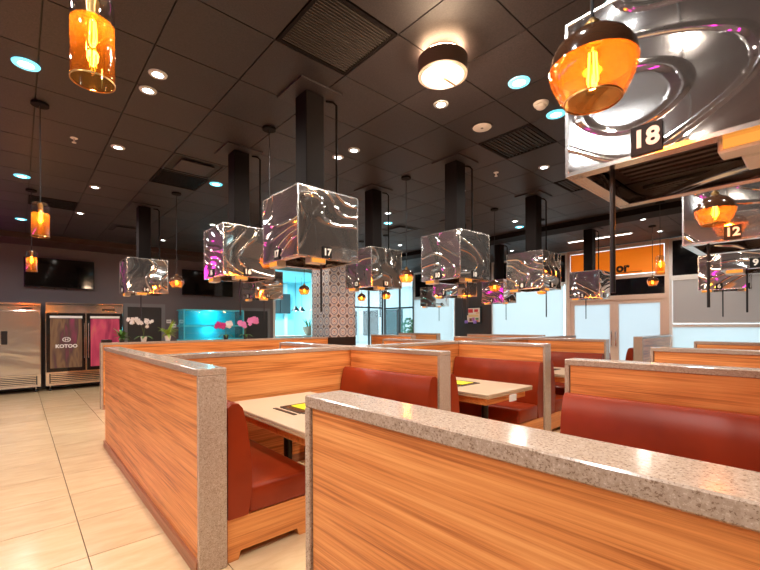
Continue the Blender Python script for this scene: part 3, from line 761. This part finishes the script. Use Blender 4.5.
def downlight(x, y, label, cool=False):
    t = thing('downlight', label, 'ceiling light', (x, y, 0), 0, 'recessed downlights')
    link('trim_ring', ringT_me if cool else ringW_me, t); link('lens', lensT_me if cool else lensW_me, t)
    l = bpy.data.objects.new('downlight_lamp', spot_cool if cool else spot); col.objects.link(l); l.parent = t; l.location = (0, 0, CEIL - .012)
W1 = 'white recessed downlight added as fill over the outer aisles, with no hood beside it'; C1 = 'cool bluish recessed downlight added as fill on the near side of the big amber cylinder and hood 18'
for x, y, lb in (
        (.82, 3.502, 'white recessed downlight, nearer of a close pair beside the big amber cylinder'), (.813, 3.795, 'white recessed downlight, farther of a close pair beside the big amber cylinder'),
        (.823, 5.222, 'white recessed downlight beyond the sprinkler head over the aisle partition'), (.814, 6.936, 'white recessed downlight between hood 14 and the second aisle pendant'),
        (.804, 8.697, 'far white recessed downlight over the aisle near the wall television'), (2.82, 2.3, 'white recessed downlight just below the round drum lamp'),
        (2.798, 3.83, 'white recessed downlight right of hood 17, lower of a close pair'), (2.822, 3.558, 'white recessed downlight right of hood 17, upper of a close pair'),
        (4.915, 2.362, 'white recessed downlight between the dark return grille and hood 8'), (4.87, 3.602, 'white recessed downlight beside the duct of hood 10'),
        (4.853, 5.162, 'white recessed downlight just above the bluish one near the patterned column'), (7.056, 3.964, 'white recessed downlight just short of the dark ceiling beam'),
        (8.752, 2.295, 'white recessed downlight above the cylinder pendant before the orange sign'), (10.156, 2.351, 'white recessed downlight close to the window wall above the orange sign'),
        (2.475, 10.184, 'far white recessed downlight above hood 14'), (7.01, 7.03, 'far white recessed downlight beyond hood 13')):
    downlight(x, y, lb)
for x, y in ((.82, .6), (2.8, -.6), (5.0, .5), (7.1, .6), (-.75, 2.6), (-1.5, -1.8), (-1.5, 1.0), (-1.5, 3.8), (-1.5, 6.6), (-1.5, 9.4), (4.85, 8.7), (2.82, 8.0), (7.05, 9.6), (9.8, 5.6), (9.9, 8.0)):
    downlight(x, y, W1)  # extra lamps added to even out the light on floor and partitions
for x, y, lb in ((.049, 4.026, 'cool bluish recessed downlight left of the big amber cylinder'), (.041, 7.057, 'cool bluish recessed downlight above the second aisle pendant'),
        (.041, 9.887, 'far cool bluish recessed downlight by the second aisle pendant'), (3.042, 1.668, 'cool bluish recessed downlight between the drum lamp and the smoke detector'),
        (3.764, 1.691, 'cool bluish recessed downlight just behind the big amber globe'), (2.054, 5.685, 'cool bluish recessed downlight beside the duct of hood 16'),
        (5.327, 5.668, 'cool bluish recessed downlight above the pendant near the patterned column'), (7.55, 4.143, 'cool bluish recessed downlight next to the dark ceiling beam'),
        (-.75, -.6, C1), (-.75, 1.2, C1), (.05, 1.0, C1), (2.75, .84, C1)):  # the C1 entries are added fill lamps on the camera side
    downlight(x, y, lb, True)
# big drum lamp
t = thing('drum_ceiling_lamp', 'round drum ceiling lamp with glowing diffuser, larger than all downlights', 'ceiling light', (2.30, 1.86, CEIL))
MB().lathe([(.165, -.170), (.178, -.165), (.180, -.055), (.165, -.050)], 40).obj('drum_body', M['drum'], t, True)
MB().lathe([(.120, -.049), (.120, -.002)], 32).obj('drum_neck', M['drum'], t, True)
MB().lathe([(.123, -.046), (.150, -.046), (.150, -.030), (.123, -.030)], 40, caps=False).obj('halo_ring', M['halo'], t, True)
MB().lathe([(.002, -.176), (.15, -.176), (.155, -.171), (.002, -.171)], 40).obj('diffuser', M['drum_lens'], t, True)
MB().box(-.15, .15, -.006, .006, -.180, -.1765).obj('diffuser_bar', M['brass'], t)
point_light('drum_lamp_glow', (0, 0, -.25), 45, (1.0, .70, .46), .12, t)
# linear light by the windows
t = thing('linear_ceiling_light', 'long thin white ceiling light near the orange sign', 'ceiling light', (9.78, 3.44, CEIL))
MB().box(-.045, .045, -.68, .68, -.03, -.002).obj('light_body', M['white'], t)
MB().box(-.035, .035, -.66, .66, -.034, -.0305).obj('light_lens', M['strip'], t)
# loudspeaker, smoke detector, sprinklers
t = thing('ceiling_speaker', 'flat round cream ceiling loudspeaker', 'speaker', (3.454, 2.295, CEIL))
MB().lathe([(.105, -.006), (.108, -.001)], 32).obj('speaker_frame', M['black'], t, True)
MB().lathe([(.085, -.012), (.092, -.0065)], 32).obj('speaker_grille', M['paper'], t, True)
MB().lathe([(.012, -.016), (.014, -.0125)], 12).obj('speaker_badge', M['grey_trim'], t)
t = thing('smoke_detector', 'white smoke detector near the big amber globe', 'smoke detector', (3.477, 1.696, CEIL))
MB().lathe([(.060, -.022), (.066, -.002)], 28).obj('detector_base', M['white'], t, True)
MB().lathe([(.018, -.058), (.040, -.045), (.046, -.023)], 28).obj('detector_head', M['white'], t, True)
for k, (x, y) in enumerate(((.44, 5.276), (4.62, 2.86))):
    t = thing('sprinkler_head', ('small white sprinkler head above the tiled aisle', 'small white sprinkler head beside hood 10')[k], 'sprinkler', (x, y, CEIL))
    MB().lathe([(.030, -.006), (.034, -.001)], 16).obj('escutcheon', M['white'], t, True)
    MB().lathe([(.008, -.045), (.008, -.0065)], 10).obj('stem', M['white'], t)
    MB().lathe([(.020, -.050), (.020, -.0455)], 12).obj('deflector', M['white'], t)
# grilles in ceiling cells
lab = {(1, -1): 'slatted dark linear air diffuser above hood 17', (5, -1): 'dark return air grille near the round loudspeaker', (8, -1): 'dark return air grille farther along, behind hood 18',
       (1, 5): 'dark return air grille beside the raised square diffuser', (1, 4): 'square dark framed air diffuser above hood 16', (8, 5): 'square framed air diffuser behind hood 10',
       (1, 11): 'far square framed air diffuser above hood 14', (-1, 9): 'far dark return air grille above the aisle pendants'}
for (i, j), kind in FIX.items():
    x, y = cell(i, j); a = G / 2 - .006
    t = thing('ceiling_grille' if kind != 'square' else 'ceiling_diffuser', lab[(i, j)], 'ceiling vent', (x, y, CEIL))
    fm_ = MB()
    for s in (-1, 1):
        fm_.box(-a, a, s * a - (.025 if s > 0 else 0), s * a + (.025 if s < 0 else 0), -.004, .012)
        fm_.box(s * a - (.025 if s > 0 else 0), s * a + (.025 if s < 0 else 0), -a + .025, a - .025, -.004, .012)
    fm_.obj('grille_frame', M['duct'] if kind != 'square' else M['ctile'], t)
    MB().box(-a + .025, a - .025, -a + .025, a - .025, .009, .0125).obj('grille_back', M['tbar'], t)
    if kind == 'square':
        MB().box(-.19, .19, -.19, .19, -.020, -.006).obj('centre_plate', M['ctile'], t)
        MB().box(-.02, .02, -.02, .02, -.0055, .0085).obj('plate_hanger', M['duct'], t)
    else:
        n = 22 if kind == 'linear' else 12
        sl = MB().box(-a + .026, a - .026, -.0035, .0035, -.003, .0085).mesh('slat', M['black'] if kind == 'return' else M['grille_slat'])
        for q in range(n):
            link('slat', sl, t, (0, -a + .03 + (2 * a - .06) * (q + .5) / n, 0))

# ================================================================== FAR WALL EQUIPMENT
def louvre(parent, x0, x1, y, z0, z1, n):
    g = MB().box(x0, x1, y + .004, y + .012, z0, z1).obj('louvre_back', M['black'], parent)
    for k in range(n):
        zz = z0 + (z1 - z0) * (k + .5) / n; s = (z1 - z0) / n * .27
        MB().box(x0 + .02, x1 - .02, y - .008, y + .003, zz - s, zz + s).obj('louvre_slat', M['chrome'], parent)
def caster(parent, x, y):
    c = MB().lathe([(.012, .06), (.012, .12)], 10, (x, y)); c.obj('caster', M['chrome'], parent)
    MB().tube([(x - .02, y, .03), (x + .02, y, .03)], .029, 14).obj('wheel', M['black'], parent, True)
FY = 11.40
f1 = thing('refrigerator', 'stainless steel refrigerator with solid doors against the far wall', 'refrigerator', (-.34, FY, 0))
MB().box(-.70, .70, .045, .76, .12, 1.93).obj('cabinet', M['steel'], f1)
MB().box(-.70, .70, .0, .044, 1.78, 1.93).obj('header', M['chrome'], f1)
MB().box(-.68, .68, -.012, -.001, 1.865, 1.885).obj('header_slot', M['black'], f1)
MB().box(.40, .56, -.012, -.001, 1.80, 1.83).obj('display', M['black'], f1)
for x0, x1, hx in ((-.69, -.01, -.12), (.01, .69, .12)):
    d = MB().rbox(x0, x1, -.012, .042, .40, 1.77, .008, 2).obj('door', M['steel'], f1)
    MB().rbox(hx - .05, hx + .05, -.020, -.0125, 1.05, 1.33, .003, 1).obj('handle', M['black'], d)
MB().box(-.70, .70, .0, .044, .12, .39).obj('kick_panel', M['chrome'], f1); louvre(f1, -.64, .64, -.014, .17, .36, 5)
for x in (-.62, .62): caster(f1, x, .10); caster(f1, x, .66)
f2 = thing('refrigerator', 'glass-door refrigerator with printed brown and pink door wraps', 'refrigerator', (1.16, FY, 0))
MB().box(-.72, .72, .045, .76, .12, 1.95).obj('cabinet', M['steel'], f2)
MB().box(-.72, .72, .0, .044, 1.74, 1.95).obj('header', M['chrome'], f2)
MB().box(-.70, .70, -.012, -.001, 1.905, 1.925).obj('header_slot', M['black'], f2)
MB().box(.30, .56, -.012, -.001, 1.79, 1.83).obj('display', M['black'], f2)
for s, mt in ((-1, 'wrap'), (1, 'wrap_pink')):
    x0, x1 = (-.71, -.015) if s < 0 else (.015, .71)
    d = MB().rbox(x0, x1, -.012, .042, .42, 1.72, .006, 1).obj('door', M['glass_dark'], f2)
    wr_ = MB().box(x0 + .065, x1 - .065, -.0165, -.0125, .50, 1.60).obj('door_wrap', M[mt], d)
    MB().box(x0 + .06, x1 - .06, -.0170, -.0125, 1.61, 1.66).obj('shelf_light', M['lens'] if False else M['paper'], d)
    MB().rbox((-.045 if s < 0 else .03), (-.03 if s < 0 else .045), -.05, -.0125, .70, 1.5, .004, 1).obj('handle', M['chrome'], d)
lt = link('logo_lettering', text_mesh('KOTOO', .105, M['paper'], 'logo_lettering', .001, .004), f2, (-.36, -.019, .98))
lg = MB()
for k in range(28):
    a0 = 2 * math.pi * k / 28; a1 = 2 * math.pi * (k + 1) / 28
    lg.add([(-.36 + r * math.cos(a), y, 1.13 + r * .72 * math.sin(a)) for r, a, y in ((.075, a0, -.019), (.075, a1, -.019), (.06, a1, -.019), (.06, a0, -.019))], [(0, 1, 2, 3)])
lg.box(-.39, -.378, -.0195, -.0185, 1.10, 1.16).box(-.342, -.33, -.0195, -.0185, 1.10, 1.16).box(-.378, -.342, -.0195, -.0185, 1.124, 1.136)
lg.obj('logo_emblem', M['paper'], f2)
MB().box(-.72, .72, .0, .044, .12, .41).obj('kick_panel', M['chrome'], f2); louvre(f2, -.66, .66, -.014, .17, .38, 5)
for x in (-.64, .64): caster(f2, x, .10); caster(f2, x, .66)
# televisions
def tv(x0, x1, z0, z1, label):
    t = thing('television', label, 'television', ((x0 + x1) / 2, Y1 - .002, z0)); a = (x1 - x0) / 2; h = z1 - z0
    MB().rbox(-a, a, -.085, -.04, 0, h, .006, 1).obj('tv_body', M['black_plastic'], t)
    MB().box(-a + .012, a - .012, -.0865, -.0852, .02, h - .012).obj('screen', M['screen'], t)
    MB().box(-.2, .2, -.0395, 0, h * .3, h * .7).obj('wall_mount', M['black'], t)
    for s in (-.11, .11): MB().box(s - .012, s + .012, -.07, -.055, -.035, -.0005).obj('cable_clip', M['black'], t)
tv(.09, 1.40, 2.33, 3.01, 'wide dark wall television above the refrigerators')
tv(3.43, 4.87, 2.30, 3.02, 'wide dark wall television above the lit turquoise tank')
# notices
for k, (x, z, a) in enumerate(((3.10, 1.55, .06), (3.22, 1.43, .07))):
    t = thing('wall_notice', ('small upright white notice beside the dark door', 'small wide white notice below the upright one')[k], 'notice', (x, Y1 - .001, z))
    MB().box(-a, a, -.006, 0, -.05, .05).obj('sheet', M['paper'], t); MB().box(-a * .7, a * .7, -.0075, -.0062, -.008, .008).obj('printed_line', M['grey_trim'], t)
# lit turquoise tank
t = thing('fish_tank', 'lit turquoise two-tier fish tank on a black cabinet', 'fish tank', (4.06, 11.62, 0))
MB().box(-.82, .82, -.28, .34, 0, 1.02).obj('tank_cabinet', M['black'], t)
for z0, z1 in ((1.06, 1.40), (1.44, 1.84)):
    tk = MB()
    tk.box(-.80, .80, -.262, -.256, z0, z1).box(-.80, -.794, -.256, .30, z0, z1).box(.794, .80, -.256, .30, z0, z1)
    tn = tk.obj('tank_glass', M['teal_glass'], t)
    MB().box(-.79, .79, .29, .30, z0, z1).obj('lit_back', M['teal_glow'], tn)
MB().box(-.82, .82, -.28, .34, 1.021, 1.059).obj('bottom_frame', M['teal'], t)
MB().box(-.82, .82, -.28, .34, 1.401, 1.439).obj('middle_shelf', M['teal'], t)
MB().box(-.82, .82, -.28, .34, 1.841, 1.87).obj('tank_lid', M['teal'], t)
for x in (-.805, .805): MB().box(x - .013, x + .013, -.278, -.264, 1.06, 1.84).obj('corner_post', M['teal'], t)
point_light('tank_lamp', (0, 0.1, 1.78), 9, (.2, .95, 1.0), .05, t); point_light('tank_lamp', (0, 0.1, 1.35), 4.5, (.2, .95, 1.0), .05, t)

# ================================================================== PLANTS ON THE FAR PARTITION
PZ = 1.14; PY = 8.25 + .08
def leaf_strip(mb, p0, dirn, L, wd, droop):
    d = Vector((dirn[0], dirn[1], 0)).normalized(); s = Vector((-d.y, d.x, 0)); pts = []
    for k in range(6):
        u = k / 5; p = Vector(p0) + d * L * u + Vector((0, 0, dirn[2] * L * u - droop * L * u * u)); ww = wd * math.sin(math.pi * min(1, .12 + u * .86))
        pts += [p - s * ww, p + Vector((0, 0, -.004)), p + s * ww]
    fs = []
    for k in range(5):
        for q in (0, 1): fs.append((k * 3 + q, k * 3 + q + 1, k * 3 + q + 4, k * 3 + q + 3))
    mb.add(pts, fs)
def flower(mb, c, r, rnd):
    c = Vector(c); n = Vector((rnd.uniform(-.5, .5) - .45, -.8, rnd.uniform(-.3, .3))).normalized()
    u = n.cross(Vector((0, 0, 1))).normalized(); v = n.cross(u)
    for k in range(5):
        a = 2 * math.pi * k / 5 + .3; d = u * math.cos(a) + v * math.sin(a); e = u * -math.sin(a) + v * math.cos(a)
        mb.add([c + n * .004, c + d * r * .6 + e * r * .42, c + d * r + n * .006, c + d * r * .6 - e * r * .42], [(0, 1, 2, 3)])
def pot(t, r, h, mat):
    MB().lathe([(r * .72, 0), (r, h), (r * .9, h), (r * .66, .01)], 18).obj('pot', M[mat], t, True)
def orchid(x, label, stalks, pot_mat, seed):
    rnd = random.Random(seed); t = thing('orchid', label, 'orchid', (x, PY, PZ)); pot(t, .055, .09, pot_mat)
    lm = MB()
    for k in range(6):
        a = k * 1.05 + .2; leaf_strip(lm, (0, 0, .085), (math.cos(a), math.sin(a), .55), .17, .028, .8)
    lm.obj('leaves', M['leaf'], t, True, 180)
    for (dx, h, n, mat, r) in stalks:
        sm = MB(); pts = [(0, 0, .08)]
        for k in range(1, 9):
            u = k / 8; pts.append((dx * u ** 1.8, -.02 * u, .08 + h * math.sin(u * 1.9) / math.sin(1.9) if u < .83 else .08 + h * math.sin(u * 1.9) / .946))
        sm.tube(pts, .0035, 6); so = sm.obj('stalk', M['stem'], t, True)
        fmb = MB()
        for k in range(n):
            u = .5 + .5 * k / max(1, n - 1); i = min(7, int(u * 8)); p = Vector(pts[i]).lerp(Vector(pts[i + 1]), u * 8 - i) if i < 8 else Vector(pts[8])
            flower(fmb, p + Vector((rnd.uniform(-.035, .035), -.02 + rnd.uniform(-.02, .02), rnd.uniform(-.05, .03))), r, rnd)
        fmb.obj('blossoms', M[mat], so)
    return t
def leafy(x, label, n, L, mat, pot_mat, seed, ph=.09):
    rnd = random.Random(seed); t = thing('leafy_plant', label, 'potted plant', (x, PY, PZ)); pot(t, .055, ph, pot_mat); lm = MB()
    for k in range(n):
        a = k * 2.4; leaf_strip(lm, (0, 0, ph - .01 + .03 * (k / n)), (math.cos(a), math.sin(a), rnd.uniform(.5, 1.9)), L * rnd.uniform(.7, 1.1), .022, rnd.uniform(.5, 1.1))
    lm.obj('leaves', M[mat], t, True, 180); return t
leafy(1.36, 'low bushy green potted plant at the stone end of the far partition', 26, .13, 'leaf', 'pot_dark', 3, .07)
orchid(1.70, 'white orchid arching over the far partition', [(-.24, .30, 16, 'petal_white', .038), (.10, .28, 8, 'petal_white', .036)], 'pot_white', 5)
leafy(2.10, 'bright green leafy plant in a white pot', 30, .20, 'leaf_light', 'pot_white', 9, .10)
orchid(3.20, 'magenta and white orchid on the far partition', [(-.20, .22, 16, 'petal_magenta', .046), (.08, .24, 14, 'petal_white', .042)], 'pot_dark', 12)
orchid(3.62, 'pink orchid with the fullest bloom on the far partition', [(.24, .32, 22, 'petal_pink', .052), (-.14, .24, 14, 'petal_pink', .048)], 'pot_dark', 17)
t = thing('card_terminal', 'black card terminal lying on the stone end of the far partition', 'terminal', (1.13, 8.33, PZ))
MB().rbox(-.075, .075, -.045, .045, 0, .05, .008, 2).obj('terminal_body', M['black_plastic'], t)
MB().box(-.05, .02, -.03, .03, .0505, .052).obj('terminal_screen', M['grey_trim'], t)
t = thing('wooden_stand', 'narrow wooden stand with cream shelf behind the aisle partition', 'stand', (1.37, 9.45, 0))
for dx in (-.14, .14):
    for dy in (-.14, .14): MB().box(dx - .02, dx + .02, dy - .02, dy + .02, 0, .99).obj('leg', M['wood'], t)
MB().box(-.18, .18, -.18, .18, .9905, 1.02).obj('stand_top', M['wood'], t)
MB().box(-.118, .118, -.118, .118, .56, .60).obj('shelf', M['table'], t)
MB().box(-.118, .118, -.158, -.122, .60, .99).obj('side_panel', M['wood'], t)

# ================================================================== PATTERNED COLUMN
CX, CY, CS = 5.72, 8.2, .80
pc = struct(MB().box(CX + .02, CX + CS - .02, CY + .02, CY + CS - .02, 0, CEIL).obj('column', M['grout']), 'square column clad in printed blue and white tiles')
n = 3; ts = CS / n
tl = MB().box(-ts / 2 + .002, ts / 2 - .002, -.010, .010, -ts / 2 + .002, ts / 2 - .002).mesh('printed_tile', M['pattern'])
for s, (ox, oy, rz) in enumerate(((0, -CS / 2 + .010, 0), (-CS / 2 + .010, 0, R(-90)), (CS / 2 - .010, 0, R(90)))):
    for c in range(n):
        for r_ in range(8):
            lx = -CS / 2 + ts * (c + .5); z = 1.125 + ts * (r_ + .5)
            if z + ts / 2 > CEIL: continue
            if s == 0: p = (CX + CS / 2 + lx, CY + .010, z)
            elif s == 1: p = (CX + .010, CY + CS / 2 - lx, z)
            else: p = (CX + CS - .010, CY + CS / 2 + lx, z)
            link('printed_tile', tl, pc, p, rz)
MB().box(CX - .01, CX + CS + .01, CY - .01, CY + CS + .01, 0, 1.12).obj('column_base', M['black'], pc)
# poster on the dark pier
t = thing('framed_poster', 'small black framed poster with red and purple pictures on the dark pier', 'poster', (X1 - .001, 7.78, 1.46))
MB().box(-.03, -.001, -.31, .31, 0, .56).obj('poster_frame', M['black'], t)
MB().box(-.034, -.0305, -.25, .25, .05, .51).obj('poster_sheet', plain('poster_paper', (.82, .68, .55), .5), t)
pr = [((.62, .03, .03), .02, .20, .36, .48), ((.62, .03, .03), -.18, -.03, .38, .47), ((.75, .30, .04), -.22, -.10, .33, .36), ((.80, .55, .25), -.2, .2, .22, .30),
      ((.25, .05, .03), .06, .16, .08, .18), ((.45, .12, .35), -.05, .05, .07, .20), ((.12, .25, .12), -.2, -.08, .12, .19), ((.70, .12, .05), -.2, -.08, .06, .11)]
for k, (c_, ya, yb, za, zb) in enumerate(pr):
    MB().box(-.0355, -.0342, ya, yb, za, zb).obj('poster_picture', plain('poster_ink_%d' % k, c_, .5), t)
for k, (y, z) in enumerate(((.24, .06), (-.10, .05))):
    MB().lathe([(.05, -.05), (.06, 0), (.05, .05)], 12, (0, 0)).obj('purple_ornament', plain('purple_%d' % k, (.35, .22, .75), .5), t).location = (-.095, y, z)
# magenta neon on the far wall, left of the refrigerators (its colour spills on wall and ceiling and shows in the mirrored hoods)
t = thing('neon_tube_sign', 'magenta neon tubes on the far wall left of the refrigerators', 'neon light', (-1.75, Y1 - .03, 2.3))
for z in (0, .3, .6): MB().tube([(-.95, -.04, z), (.95, -.04, z)], .03, 10).obj('neon_tube', M['magenta'], t, True)
for x in (-.7, 0, .7): MB().box(x - .03, x + .03, -.009, .029, -.06, .66).obj('tube_bracket', M['black'], t)
t = thing('neon_tube_sign', 'magenta neon tube running along the left wall', 'neon light', (X0 + .03, 5.0, 1.9))
MB().tube([(0.04, -3.2, 0), (.04, 4.6, 0)], .035, 10).obj('neon_tube', M['magenta'], t, True)
for y in (-2.5, 0, 2.5, 4): MB().box(-.029, .004, y - .03, y + .03, -.06, .06).obj('tube_bracket', M['black'], t)
